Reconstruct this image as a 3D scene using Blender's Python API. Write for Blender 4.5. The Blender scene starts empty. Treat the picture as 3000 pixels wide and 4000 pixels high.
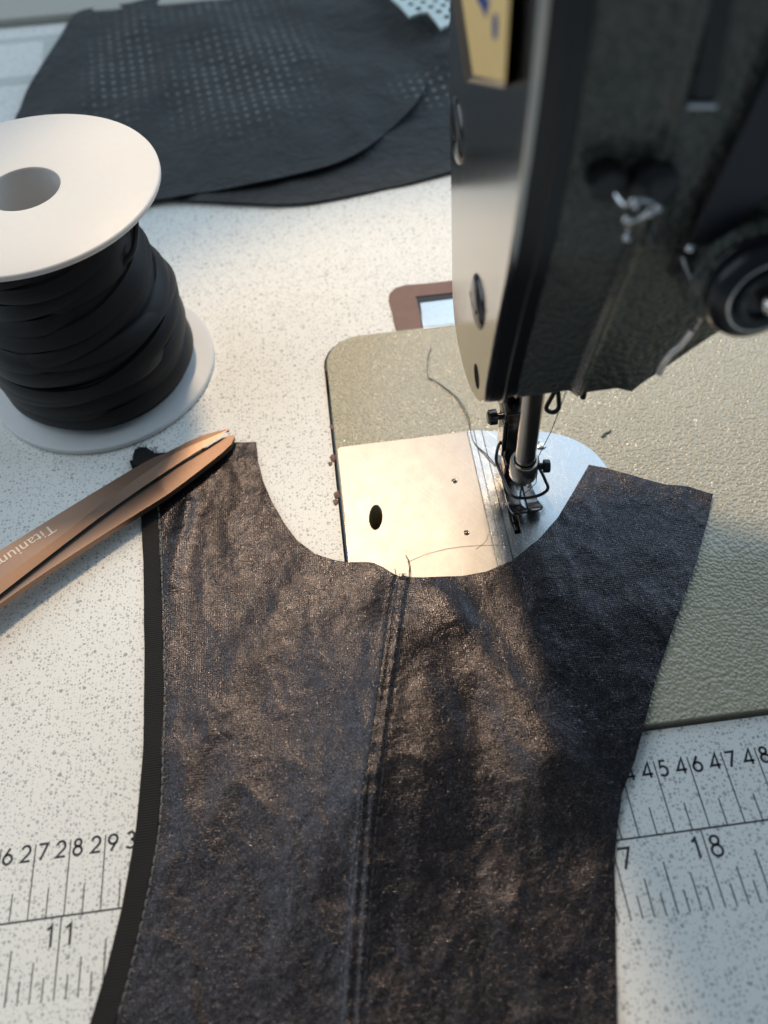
import bpy, bmesh, math, random
from mathutils import Vector, Matrix, Euler, noise
from mathutils.geometry import delaunay_2d_cdt
random.seed(7)
sc = bpy.context.scene
COL = sc.collection
S = 0.01                                  # authoring unit: centimetre
OX, OY = 38.0, 10.0                       # world origin on the table, in ruler centimetres
def W(x, y, z=0.0): return Vector(((x - OX) * S, (y - OY) * S, z * S))

# ------------------------------------------------------------------ camera
CAMP = Vector((37.521, -5.273, 24.6366))
CROT = Euler((0.611748881, 0.0525404795, -0.116573488), 'XYZ')
FPX = 3275.98
cam_d = bpy.data.cameras.new('camera'); cam = bpy.data.objects.new('camera', cam_d); COL.objects.link(cam)
cam.location = W(*CAMP); cam.rotation_euler = CROT
cam_d.sensor_fit = 'HORIZONTAL'; cam_d.sensor_width = 36.0; cam_d.lens = FPX / 3000 * 36
cam_d.clip_start = 0.005; cam_d.clip_end = 20
cam_d.dof.use_dof = True
fwd = CROT.to_matrix() @ Vector((0, 0, -1))
cam_d.dof.focus_distance = (Vector((42.0, 9.0, 0.4)) - CAMP).dot(fwd) * S
cam_d.dof.aperture_fstop = 10.5
sc.camera = cam

# ------------------------------------------------------------------ light
world = bpy.data.worlds.new('World'); sc.world = world; world.use_nodes = True
bg = world.node_tree.nodes['Background']; bg.inputs[0].default_value = (0.50, 0.66, 0.80, 1); bg.inputs[1].default_value = 0.17
def aim(o, frm, to):
    o.location = W(*frm); d = W(*to) - W(*frm); o.rotation_euler = d.to_track_quat('-Z', 'Y').to_euler()
l = bpy.data.lights.new('work_lamp_light', 'SPOT'); l.energy = 10.3; l.color = (1.0, 0.75, 0.49); l.shadow_soft_size = 0.032
l.spot_size = math.radians(48); l.spot_blend = 0.38
lamp = bpy.data.objects.new('work_lamp_light', l); COL.objects.link(lamp); aim(lamp, (35, 42, 52), (43.8, 7.4, 0))
l = bpy.data.lights.new('window_light', 'AREA'); l.energy = 21.0; l.color = (0.60, 0.80, 1.0); l.shape = 'RECTANGLE'; l.size = 2.0; l.size_y = 1.6
win = bpy.data.objects.new('window_light', l); COL.objects.link(win); aim(win, (140, 110, 90), (40, 14, 0))
l = bpy.data.lights.new('ambient_fill_light', 'AREA'); l.energy = 26.0; l.color = (0.78, 0.90, 1.0); l.shape = 'RECTANGLE'; l.size = 2.4; l.size_y = 2.0  # unseen cool panel added as fill to raise the ambient light
cl = bpy.data.objects.new('ambient_fill_light', l); COL.objects.link(cl); aim(cl, (-110, 60, 130), (36, 12, 0))
vs = sc.view_settings; vs.view_transform = 'Standard'; vs.look = 'None'; vs.exposure = 0.0; vs.gamma = 1.0; vs.use_curve_mapping = False

# ------------------------------------------------------------------ tracing helpers (points on real planes, in cm)
_R = CROT.to_matrix()
def ray(u, v): return _R @ Vector(((u - 1500) / FPX, -(v - 2000) / FPX, -1.0))
def PZ(u, v, z=0.0):
    d = ray(u, v); t = (z - CAMP.z) / d.z; return CAMP + d * t
def PX(u, v, x):
    d = ray(u, v); t = (x - CAMP.x) / d.x; return CAMP + d * t
def PY(u, v, y):
    d = ray(u, v); t = (y - CAMP.y) / d.y; return CAMP + d * t
def onf(u, v, f):                          # point of the traced ray on a height field f(x, y)
    z = 0.2
    for _ in range(8):
        p = PZ(u, v, z); z = f(p.x, p.y)
    return PZ(u, v, z)
def sstep(a, b, x):
    t = max(0.0, min(1.0, (x - a) / (b - a))); return t * t * (3 - 2 * t)
def smooth_line(pts, n=6, closed=False):   # Catmull-Rom through points
    pts = [Vector(p) for p in pts]; N = len(pts); out = []
    rng = range(N) if closed else range(N - 1)
    for i in rng:
        if closed: a, b, c, d = pts[i - 1], pts[i], pts[(i + 1) % N], pts[(i + 2) % N]
        else: a, b, c, d = pts[max(i - 1, 0)], pts[i], pts[i + 1], pts[min(i + 2, N - 1)]
        for k in range(n):
            t = k / n
            out.append(0.5 * ((2 * b) + (c - a) * t + (2 * a - 5 * b + 4 * c - d) * t * t + (3 * b - a - 3 * c + d) * t ** 3))
    if not closed: out.append(pts[-1])
    return out

# ------------------------------------------------------------------ object helpers
def link(name, bm, mat, parent=None, smooth=True, bevel=0.0, sharp=40):
    me = bpy.data.meshes.new(name); bmesh.ops.recalc_face_normals(bm, faces=bm.faces)
    bm.to_mesh(me); bm.free()
    if smooth:
        me.shade_smooth()
        me.set_sharp_from_angle(angle=math.radians(sharp))
    o = bpy.data.objects.new(name, me); COL.objects.link(o)
    if mat: me.materials.append(mat)
    if bevel:
        b = o.modifiers.new('bevel', 'BEVEL'); b.width = bevel * S; b.segments = 2; b.limit_method = 'ANGLE'; b.angle_limit = math.radians(35)
    if parent: setpar(o, parent)
    return o
def gloc(o):
    v = o.location.copy()
    while o.parent: v2 = o.parent.location; o = o.parent; v = v + Vector((0, 0, 0)) if o.type == 'MESH' else v
    return v
def setpar(o, parent):
    o.parent = parent
    root = parent
    while root.parent: root = root.parent
    o.matrix_parent_inverse = Matrix.Translation(-root.location) if parent == root else Matrix.Identity(4)
def thing(name, label, cat, loc, group=None):
    o = bpy.data.objects.new(name, None); COL.objects.link(o); o.location = W(*loc); o.empty_display_size = 0.01
    o['label'] = label; o['category'] = cat
    if group: o['group'] = group
    return o
def tag(o, label, cat, group=None):
    o['label'] = label; o['category'] = cat
    if group: o['group'] = group
    return o
def inside(p, poly):
    x, y = p[0], p[1]; c = False; j = len(poly) - 1
    for i in range(len(poly)):
        xi, yi = poly[i][0], poly[i][1]; xj, yj = poly[j][0], poly[j][1]
        if (yi > y) != (yj > y) and x < (xj - xi) * (y - yi) / (yj - yi) + xi: c = not c
        j = i
    return c
def tri2d(outline, holes=(), step=None, jitter=0.0):
    V = [Vector((p[0], p[1])) for p in outline]; E = [(i, (i + 1) % len(V)) for i in range(len(V))]
    for h in holes:
        b = len(V); V += [Vector((p[0], p[1])) for p in h]; E += [(b + i, b + (i + 1) % len(h)) for i in range(len(h))]
    if step:
        xs = [v.x for v in V]; ys = [v.y for v in V]
        y = min(ys); r = 0
        while y < max(ys):
            x = min(xs) + (step / 2 if r % 2 else 0)
            while x < max(xs):
                if inside((x, y), outline): V.append(Vector((x, y)))
                x += step
            y += step * 0.87; r += 1
    vo, eo, fo, *_ = delaunay_2d_cdt(V, E, [], 0, 1e-5)
    F = []
    for f in fo:
        cx = sum(vo[i].x for i in f) / len(f); cy = sum(vo[i].y for i in f) / len(f)
        if inside((cx, cy), outline) and not any(inside((cx, cy), h) for h in holes): F.append(list(f))
    return vo, F
def slab_bm(outline, ztop, thick, holes=(), step=None):
    """flat or draped plate: ztop number or f(x,y); returns bmesh with top, bottom and side walls"""
    vo, F = tri2d(outline, holes, step)
    f = ztop if callable(ztop) else (lambda x, y: ztop)
    bm = bmesh.new()
    T = [bm.verts.new(W(v.x, v.y, f(v.x, v.y))) for v in vo]
    B = [bm.verts.new(W(v.x, v.y, f(v.x, v.y) - thick)) for v in vo]
    cnt = {}
    for t in F:
        bm.faces.new([T[i] for i in t]); bm.faces.new([B[i] for i in reversed(t)])
        for a, b in zip(t, t[1:] + t[:1]): cnt[(a, b)] = 1
    for (a, b) in cnt:
        if (b, a) not in cnt: bm.faces.new([T[b], T[a], B[a], B[b]])
    for v in [v for v in bm.verts if not v.link_faces]: bm.verts.remove(v)
    return bm
def slab(name, outline, ztop, thick, mat, parent=None, holes=(), step=None, **k):
    return link(name, slab_bm(outline, ztop, thick, holes, step), mat, parent, **k)
def tube_bm(pts, r, seg=10, bm=None, caps=True):
    bm = bm or bmesh.new(); pts = [Vector(p) for p in pts]; rings = []
    n = None
    for i, p in enumerate(pts):
        t = (pts[min(i + 1, len(pts) - 1)] - pts[max(i - 1, 0)]).normalized()
        if n is None: n = t.orthogonal().normalized()
        else: n = (n - t * n.dot(t)).normalized()
        b = t.cross(n); rr = r[i] if isinstance(r, (list, tuple)) else r
        rings.append([bm.verts.new(W(*(p + (n * math.cos(a) + b * math.sin(a)) * rr))) for a in [2 * math.pi * k / seg for k in range(seg)]])
    for A, B in zip(rings, rings[1:]):
        for k in range(seg): bm.faces.new([A[k], A[(k + 1) % seg], B[(k + 1) % seg], B[k]])
    if caps: bm.faces.new(rings[0]); bm.faces.new(rings[-1])
    return bm
def lathe_bm(c, axis, prof, seg=48, bm=None, closed=False):
    """prof: list of (radius, distance along axis)"""
    bm = bm or bmesh.new(); c = Vector(c); ax = Vector(axis).normalized(); n = ax.orthogonal().normalized(); b = ax.cross(n); rings = []
    for r, h in prof:
        if r < 1e-6: rings.append([bm.verts.new(W(*(c + ax * h)))])
        else: rings.append([bm.verts.new(W(*(c + ax * h + (n * math.cos(a) + b * math.sin(a)) * r))) for a in [2 * math.pi * k / seg for k in range(seg)]])
    prs = list(zip(rings, rings[1:])) + ([(rings[-1], rings[0])] if closed else [])
    for A, B in prs:
        for k in range(seg):
            k2 = (k + 1) % seg
            if len(A) == 1 and len(B) == 1: continue
            if len(A) == 1: bm.faces.new([A[0], B[k2], B[k]])
            elif len(B) == 1: bm.faces.new([A[k], A[k2], B[0]])
            else: bm.faces.new([A[k], A[k2], B[k2], B[k]])
    return bm
def prism_bm(poly, d, bm=None):           # 3-D polygon (cm) extruded by vector d
    bm = bm or bmesh.new(); d = Vector(d)
    A = [bm.verts.new(W(*p)) for p in poly]; B = [bm.verts.new(W(*(Vector(p) + d))) for p in poly]
    bm.faces.new(A); bm.faces.new(list(reversed(B)))
    for i in range(len(A)):
        j = (i + 1) % len(A); bm.faces.new([A[j], A[i], B[i], B[j]])
    return bm
def box_bm(x0, x1, y0, y1, z0, z1, bm=None):
    return prism_bm([(x0, y0, z0), (x1, y0, z0), (x1, y1, z0), (x0, y1, z0)], (0, 0, z1 - z0), bm)

# ------------------------------------------------------------------ materials
class NT:
    def __init__(s, name):
        s.m = bpy.data.materials.new(name); s.m.use_nodes = True; s.t = s.m.node_tree; s.p = s.t.nodes['Principled BSDF']
        s.tc = s.t.nodes.new('ShaderNodeTexCoord')
    def n(s, typ, **k):
        nd = s.t.nodes.new('ShaderNode' + typ)
        for a, v in k.items():
            if a.startswith('i_'): nd.inputs[a[2:].replace('_', ' ')].default_value = v
            else: setattr(nd, a, v)
        return nd
    def l(s, a, b): s.t.links.new(a, b)
    def co(s, scale=(1, 1, 1), rot=(0, 0, 0)):
        mp = s.n('Mapping', vector_type='TEXTURE' if rot[2] else 'POINT'); mp.inputs['Scale'].default_value = tuple(1 / c for c in scale) if rot[2] else scale; mp.inputs['Rotation'].default_value = rot; s.l(s.tc.outputs['Object'], mp.inputs[0]); return mp.outputs[0]
    def noise(s, sc_, det=3, rough=.5, vec=None, dist=0):
        nd = s.n('TexNoise'); nd.inputs['Scale'].default_value = sc_; nd.inputs['Detail'].default_value = det; nd.inputs['Roughness'].default_value = rough; nd.inputs['Distortion'].default_value = dist
        s.l(vec or s.tc.outputs['Object'], nd.inputs['Vector']); return nd.outputs[0]
    def vor(s, sc_, feat='F1', vec=None, rnd=1.0, dim='2D'):
        nd = s.n('TexVoronoi', feature=feat, voronoi_dimensions=dim); nd.inputs['Scale'].default_value = sc_; nd.inputs['Randomness'].default_value = rnd
        s.l(vec or s.tc.outputs['Object'], nd.inputs['Vector']); return nd
    def math(s, op, a, b=None, c=None, clamp=False):
        nd = s.n('Math', operation=op, use_clamp=clamp)
        for i, v in enumerate((a, b, c)):
            if v is None: continue
            if isinstance(v, (int, float)): nd.inputs[i].default_value = v
            else: s.l(v, nd.inputs[i])
        return nd.outputs[0]
    def ramp(s, f, stops):
        nd = s.n('ValToRGB'); cr = nd.color_ramp
        while len(cr.elements) < len(stops): cr.elements.new(.5)
        for e, (p, c) in zip(cr.elements, stops):
            e.position = p; e.color = (*c, 1) if isinstance(c, tuple) else (c, c, c, 1)
        s.l(f, nd.inputs[0]); return nd.outputs[0]
    def mix(s, f, a, b):
        nd = s.n('Mix', data_type='RGBA')
        if isinstance(f, (int, float)): nd.inputs[0].default_value = f
        else: s.l(f, nd.inputs[0])
        for i, v in ((6, a), (7, b)):
            if isinstance(v, tuple): nd.inputs[i].default_value = (*v, 1)
            else: s.l(v, nd.inputs[i])
        return nd.outputs[2]
    def bump(s, h, dist, strength=1.0, prev=None):
        nd = s.n('Bump'); nd.inputs['Strength'].default_value = strength; nd.inputs['Distance'].default_value = dist
        s.l(h, nd.inputs['Height'])
        if prev: s.l(prev, nd.inputs['Normal'])
        return nd.outputs[0]
    def set(s, **k):
        for a, v in k.items():
            i = s.p.inputs[a.replace('_', ' ')]
            if hasattr(v, 'links'): s.l(v, i)
            elif isinstance(v, tuple): i.default_value = (*v, 1) if i.type == 'RGBA' else v
            else: i.default_value = v
        return s
def simple(name, col, rough=.5, metal=0.0, spec=.5, var=.12, scale=400, bump=0.0, **k):
    m = NT(name); nz = m.noise(scale, 4)
    c2 = tuple(min(1, c * (1 - var)) for c in col); c1 = tuple(min(1, c * (1 + var)) for c in col)
    m.set(Base_Color=m.mix(nz, c1, c2), Roughness=m.math('MULTIPLY_ADD', nz, rough * .4, rough * .8), Metallic=metal, Specular_IOR_Level=spec)
    if bump: m.set(Normal=m.bump(nz, bump * S))
    if k: m.set(**k)
    return m.m

def mk_speckle():
    m = NT('speckled_laminate')
    warp = m.n('VectorMath', operation='MULTIPLY_ADD'); nz = m.n('TexNoise'); nz.inputs['Scale'].default_value = 1500; m.l(m.tc.outputs['Object'], nz.inputs['Vector'])
    m.l(nz.outputs['Color'], warp.inputs[0]); warp.inputs[1].default_value = (.0006,) * 3; m.l(m.tc.outputs['Object'], warp.inputs[2])
    sp = []
    for sc_, lo, hi, wd in ((1080, -.06, .40, .10), (720, -.22, .38, .08), (400, -.55, .30, .06)):
        v = m.vor(sc_, vec=warp.outputs[0]); sep = m.n('SeparateColor'); m.l(v.outputs['Color'], sep.inputs[0])
        th = m.math('MULTIPLY_ADD', sep.outputs[0], hi - lo, lo)
        d = m.math('SUBTRACT', th, v.outputs['Distance'])
        s_ = m.math('DIVIDE', d, wd, clamp=True)
        sp.append(m.math('MULTIPLY', s_, m.math('MULTIPLY_ADD', sep.outputs[1], .6, .4)))
    f = m.math('MAXIMUM', m.math('MAXIMUM', sp[0], sp[1]), sp[2])
    f = m.math('MULTIPLY', f, .78)
    base = m.mix(m.noise(60, 4), (.80, .79, .755), (.74, .735, .70))
    b1 = m.bump(m.noise(1100, 2), .00012, .55)
    m.set(Base_Color=m.mix(f, base, (.20, .215, .23)), Roughness=.42, Specular_IOR_Level=.4, Normal=b1)
    return m.m
def mk_hammer(name, col, rough, dist=.0006, sc_=900, spec=.5):
    m = NT(name)
    v = m.vor(sc_, 'SMOOTH_F1', vec=None, dim='3D'); v.inputs['Smoothness'].default_value = .35
    n1 = m.noise(sc_ * .9, 2, .5, dist=.3)
    h = m.math('ADD', m.math('MULTIPLY', v.outputs['Distance'], -1.0), m.math('MULTIPLY', n1, .4))
    c2 = tuple(c * .8 for c in col)
    m.set(Base_Color=m.mix(m.ramp(h, [(.25, 0.0), (.6, 1.0)]), c2, col), Roughness=rough, Specular_IOR_Level=spec, Normal=m.bump(h, dist, .9),
          Coat_Weight=.6, Coat_Roughness=.13)
    return m.m
def mk_plate(name, col, r0=.27, r1=.42, strength=.5):
    m = NT(name)
    hs = []
    for ang, sx in ((.25, 1), (1.0, .8), (-.9, .7), (1.45, .9), (2.2, .6)):
        hs.append(m.ramp(m.noise(1, 1, .5, vec=m.co((80 * sx, 3600 * sx, 10), (0, 0, ang))), [(.66, 0.0), (.74, 1.0)]))
    sc1 = m.math('ADD', m.math('ADD', m.math('ADD', hs[0], hs[1]), m.math('ADD', hs[2], hs[3])), hs[4], clamp=True)
    r = m.math('MULTIPLY_ADD', m.noise(220, 5, .65), r1 - r0, r0)
    blot = m.mix(m.noise(420, 6, .75), col, tuple(c * .80 for c in col))
    m.set(Base_Color=m.mix(m.math('MULTIPLY', sc1, strength), blot, tuple(min(1, c * 1.7) for c in col)), Metallic=1.0, Roughness=r, Normal=m.bump(m.math('SUBTRACT', m.noise(2600, 2), sc1), .000012, .6))
    return m.m
def mk_fabric(name, col, col2):
    m = NT(name)
    wv = []
    for ax in 'XY':
        w_ = m.n('TexWave', wave_type='BANDS', bands_direction=ax, wave_profile='SIN'); w_.inputs['Scale'].default_value = 420; w_.inputs['Distortion'].default_value = .8; w_.inputs['Detail'].default_value = 1
        m.l(m.tc.outputs['Object'], w_.inputs['Vector']); wv.append(w_.outputs['Fac'])
    weave = m.math('MULTIPLY', wv[0], wv[1])
    fine = m.noise(2400, 3, .8)
    cre = m.noise(1, 5, .75, vec=m.co((110, 330, 90), (0, 0, .35)))
    cre2 = m.noise(1, 5, .75, vec=m.co((330, 120, 90), (0, 0, -.5)))
    crk = m.ramp(m.noise(190, 4, .6), [(.44, 1.0), (.5, 0.0), (.56, 1.0)])
    mid = m.noise(330, 5, .7)
    b0 = m.bump(m.math('ADD', m.math('ADD', cre, cre2), m.math('MULTIPLY', crk, .45)), .00013, .9)
    b1 = m.bump(mid, .00005, .8, b0)
    b2 = m.bump(m.math('ADD', m.math('MULTIPLY', weave, .8), fine), .00007, .8, b1)
    c = m.mix(m.math('MULTIPLY', m.ramp(fine, [(.38, 0.15), (.64, 1.0)]), m.ramp(mid, [(.3, .45), (.62, 1.0)])), col, col2)
    glint = m.ramp(m.noise(2900, 1, .5), [(.62, 0.0), (.72, 1.0)])  # sparse bright specks, glints of the cloth painted into its colour
    c = m.mix(glint, c, tuple(min(1, q * 2.7) for q in col2))
    m.set(Base_Color=c, Roughness=m.math('MULTIPLY_ADD', fine, .24, .14), Metallic=.85, Specular_IOR_Level=.3, Normal=b2)
    return m.m
M_TABLE = mk_speckle()
M_INK = simple('printed_ink', (.012, .013, .018), .5, var=.1)
M_EDGE = simple('greige_trim', (.40, .39, .35), .6)
M_STRIP = simple('printed_strip', (.50, .52, .50), .6)
M_BED = mk_hammer('hammered_beige_paint', (.52, .465, .325), .2)
M_HEAD = mk_hammer('hammered_head_paint', (.095, .10, .085), .38, dist=.0014, sc_=560, spec=.5)
M_PLATE = mk_plate('brushed_steel_plate', (.36, .345, .335), .40, .52, .2)
M_NPLATE = mk_plate('polished_needle_plate', (.50, .51, .52), .20, .34, .22)
M_FACE = mk_plate('face_plate_steel', (.50, .47, .43), .14, .21, .15)
M_BLACK = simple('black_paint', (.010, .010, .013), .32, var=.2, bump=.002)
M_BLACKMET = simple('blued_steel', (.09, .085, .085), .22, 1.0, bump=.001)
M_STEEL = simple('bright_steel', (.62, .58, .54), .20, 1.0, scale=800, bump=.001)
M_BAR = simple('needle_bar_steel', (.46, .41, .36), .24, 1.0, scale=500, bump=.0002, var=.05)
M_FOOT = simple('presser_foot_steel', (.17, .15, .14), .2, 1.0, scale=600, bump=.002)
M_LIT_LEVER = simple('lit_lever_metal', (.85, .74, .68), .3, .6)  # release lever metal, paled to carry painted warm light
M_CHROME = simple('chrome', (.80, .82, .85), .08, 1.0)
M_ZINC = simple('zinc_tongue', (.58, .62, .64), .3, 1.0, scale=500, bump=.004)
M_RUBBER = simple('brown_rubber', (.17, .095, .078), .55, scale=250)
M_GOLD = simple('gold_badge', (.80, .58, .25), .45, .25, scale=300)
M_BRONZE = simple('bronze_badge_edge', (.35, .26, .17), .30, 1.0)
M_BLUE = simple('blue_enamel', (.012, .045, .22), .35)
M_RECESS_SHADE = simple('recess_shade', (.004, .004, .004), .9, spec=.1)
M_NAVY = simple('dark_navy_paint', (.006, .007, .014), .35)
M_FLANGE = simple('white_plastic', (.60, .60, .60), .48, var=.02, Subsurface_Weight=.25, Subsurface_Radius=(.01, .007, .005), Subsurface_Scale=.6)
M_CORD = simple('black_knit_cord', (.014, .013, .014), .48, var=.3, scale=2500, bump=.006, spec=.25, Sheen_Weight=.05)
M_THREAD = simple('dark_thread', (.02, .02, .024), .7)
M_GTHREAD = simple('grey_thread', (.13, .14, .13), .7)
M_FAB = mk_fabric('waxed_charcoal_cloth', (.009, .0085, .010), (.080, .073, .078))
M_BIND = NT('ribbed_knit_binding')
_w = M_BIND.n('TexWave', wave_type='BANDS', bands_direction='Y'); _w.inputs['Scale'].default_value = 420; M_BIND.l(M_BIND.tc.outputs['Object'], _w.inputs['Vector'])
M_BIND.set(Base_Color=M_BIND.mix(_w.outputs['Fac'], (.005, .0045, .005), (.015, .013, .013)), Roughness=.75, Specular_IOR_Level=.3, Normal=M_BIND.bump(_w.outputs['Fac'], .00015, .7)); M_BIND = M_BIND.m
M_COPPER = NT('copper_titanium_coating')
_g = M_COPPER.noise(1, 3, .6, vec=M_COPPER.co((220, 2600, 300), (0, 0, 2.155)))
M_COPPER.set(Base_Color=M_COPPER.mix(_g, (.34, .225, .165), (.29, .19, .14)), Metallic=1.0, Roughness=M_COPPER.math('MULTIPLY_ADD', _g, .12, .42), Normal=M_COPPER.bump(_g, .00002, .35)); M_COPPER = M_COPPER.m
M_COPPER2 = simple('copper_satin', (.30, .195, .145), .48, 1.0, var=.06, scale=900)
M_INNER_SHADE = simple('shaded_blade_steel', (.07, .072, .07), .5, .3)  # uncoated inner face, darkened to paint the shade between the blades
M_LETTER = simple('etched_lettering', (.62, .52, .44), .5, .7)
def mk_backcloth():
    m = NT('perforated_black_cloth')
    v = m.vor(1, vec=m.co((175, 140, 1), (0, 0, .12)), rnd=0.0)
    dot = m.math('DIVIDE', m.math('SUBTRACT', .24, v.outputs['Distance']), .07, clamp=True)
    z_ = []
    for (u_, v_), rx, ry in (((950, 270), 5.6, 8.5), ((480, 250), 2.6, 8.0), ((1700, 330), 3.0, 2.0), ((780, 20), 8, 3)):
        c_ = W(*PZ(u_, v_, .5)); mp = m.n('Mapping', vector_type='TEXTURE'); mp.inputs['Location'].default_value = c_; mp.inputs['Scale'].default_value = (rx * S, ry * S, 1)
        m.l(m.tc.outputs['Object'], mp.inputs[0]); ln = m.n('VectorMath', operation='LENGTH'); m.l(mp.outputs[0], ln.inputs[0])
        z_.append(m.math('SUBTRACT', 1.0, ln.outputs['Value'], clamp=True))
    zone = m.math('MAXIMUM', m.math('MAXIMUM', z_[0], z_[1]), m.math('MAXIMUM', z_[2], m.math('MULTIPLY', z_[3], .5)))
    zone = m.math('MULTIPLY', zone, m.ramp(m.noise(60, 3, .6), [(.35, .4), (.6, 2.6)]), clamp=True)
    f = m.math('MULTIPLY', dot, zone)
    n1 = m.noise(120, 5, .65, dist=.6)
    base = m.mix(n1, (.022, .024, .026), (.044, .047, .049))
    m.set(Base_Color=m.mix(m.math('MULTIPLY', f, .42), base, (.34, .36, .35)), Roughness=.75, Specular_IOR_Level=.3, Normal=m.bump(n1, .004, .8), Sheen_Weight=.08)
    return m.m
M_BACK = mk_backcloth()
M_MESH = simple('white_mesh_plastic', (.62, .70, .68), .6, scale=300)

# ------------------------------------------------------------------ worktable
BX0, BX1, BY0, BY1, BZ = 36.78, 85.0, 3.05, 21.05, 0.22
def bed_outline(g, r=1.5):
    x0, x1, y0, y1 = BX0 - g, BX1 + g, BY0 - g, BY1 + g; pts = []
    for cx, cy, a0 in ((x0 + r, y1 - r, 180), (x1 - r, y1 - r, 90), (x1 - r, y0 + r, 0), (x0 + r, y0 + r, -90)):
        for k in range(9):
            a = math.radians(a0 - 90 * k / 8); pts.append((cx + r * math.cos(a), cy + r * math.sin(a)))
    return pts
table = thing('worktable', 'white worktable top with grey speckles and a printed ruler scale, under everything', 'table', (38, 10, 0))
slab('table_top', [(-25, -40), (110, -40), (110, 75), (-25, 75)], 0.0, 3.0, M_TABLE, table, holes=[bed_outline(.13)], smooth=False)

# printed ruler
def digit(ch):
    A = lambda cx, cy, rx, ry, a0, a1, n=14: [(cx + rx * math.cos(math.radians(a0 + (a1 - a0) * k / n)), cy + ry * math.sin(math.radians(a0 + (a1 - a0) * k / n))) for k in range(n + 1)]
    return {'0': [A(.32, .5, .29, .48, 0, 360, 26)],
            '1': [[(.12, .80), (.34, .97), (.34, .02)]],
            '2': [A(.31, .68, .27, .29, 165, -38) + [(.04, .04), (.62, .04)]],
            '3': [A(.30, .745, .23, .225, 150, -90, 16), A(.30, .27, .28, .25, 90, -150, 18)],
            '4': [[(.50, .0), (.50, .97), (.03, .24), (.68, .24)]],
            '5': [[(.56, .96), (.22, .96), (.14, .56)] + A(.29, .32, .29, .30, 115, -140, 18)],
            '6': [[(.44, .97), (.10, .45)], A(.33, .30, .28, .28, 0, 360, 24)],
            '7': [[(.05, .95), (.62, .95), (.20, .0)]],
            '8': [A(.32, .755, .21, .21, 0, 360, 20), A(.32, .275, .27, .26, 0, 360, 22)],
            '9': [A(.33, .68, .28, .28, 0, 360, 24), [(.56, .52), (.22, .0)]]}[ch]
def ribbon(bm, pts, w, z):
    pts = [Vector(p) for p in pts]; L = []; closed = (pts[0] - pts[-1]).length < 1e-4
    if closed: pts = pts[:-1]
    N = len(pts)
    for i, p in enumerate(pts):
        a = pts[i - 1] if (closed or i) else None; b = pts[(i + 1) % N] if (closed or i < N - 1) else None
        d1 = (p - a).normalized() if a is not None else None; d2 = (b - p).normalized() if b is not None else None
        if d1 is None: d1 = d2
        if d2 is None: d2 = d1
        t = (d1 + d2); t = t.normalized() if t.length > 1e-6 else d1
        n = Vector((-t.y, t.x)); k = 1 / max(.45, n.dot(Vector((-d1.y, d1.x)))) * w / 2
        L.append((bm.verts.new(W(p.x + n.x * k, p.y + n.y * k, z)), bm.verts.new(W(p.x - n.x * k, p.y - n.y * k, z))))
    prs = list(zip(L, L[1:])) + ([(L[-1], L[0])] if closed else [])
    for (a, b), (c, d) in prs: bm.faces.new([a, b, d, c])
bm = bmesh.new(); Zr = .003
ribbon(bm, [(22, 0), (85, 0)], .05, Zr)
def put(txt, x, y, h, w, z=Zr + .0006):
    for st in digit(txt): ribbon(bm, [(x + px * h * w, y + py * h) for px, py in st], .07, z)
for c in range(23, 56):
    ribbon(bm, [(c, .02), (c, 2.02)], .034, Zr)
    ribbon(bm, [(c + .5, .02), (c + .5, .76)], .034, Zr)
    a, b = str(c); put(a, c - .40, 1.56, .46, .95); put(b, c + .08, 1.56, .46, .95)
for e in range(9 * 8, 22 * 8):
    x = e * 2.54 / 8; k = e % 8
    top = -.02 if k == 0 else (-2.03 + (1.32 if k == 4 else .97 if k % 2 == 0 else .57))
    ribbon(bm, [(x, top), (x, -2.03)], .036, Zr)
    if k == 0:
        a, b = '%02d' % (e // 8); put(a, x - .46 if a != '1' else x - .42, -.76, .56, .98); put(b, x + .10, -.76, .56, .98)
link('ruler_marking', bm, M_INK, table, smooth=False)
# trim and printed bands at the back
def quad(name, pts, z, th, mat, parent): return slab(name, [PZ(u, v, z)[:2] for u, v in pts], z, th, mat, parent, smooth=False)
slab('back_trim', [PZ(-400, 112, .5)[:2], PZ(290, 50, .5)[:2], PZ(900, -8, .5)[:2], PZ(900, -200, .5)[:2], PZ(-400, -90, .5)[:2]], .5, .5, M_EDGE, table, bevel=.12)
bm = bmesh.new()
for q in ([(-300, 182), (-300, 205), (250, 150), (250, 130)], [(-300, 335), (-300, 368), (150, 325), (150, 290)], [(168, 160), (160, 300), (215, 290), (225, 155)]):
    bm.faces.new([bm.verts.new(W(*PZ(u, v, .004))) for u, v in q])
link('printed_band', bm, M_STRIP, table, smooth=False)

# ------------------------------------------------------------------ sewing machine
mach = thing('sewing_machine', 'black and beige industrial sewing machine set into the worktable, needle raised over steel plates', 'sewing machine', (44, 12, 0))
# finger hole, feed slot
fh = [PZ(1467.6 + 26 * math.cos(a) + 2 * math.sin(a), 2021 - 49 * math.sin(a), BZ + .03) for a in [2 * math.pi * k / 28 for k in range(28)]]
slot = [PZ(u, v, BZ + .03) for u, v in ((1992, 2010), (2022, 2004), (2038, 2082), (2012, 2086))]
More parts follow.
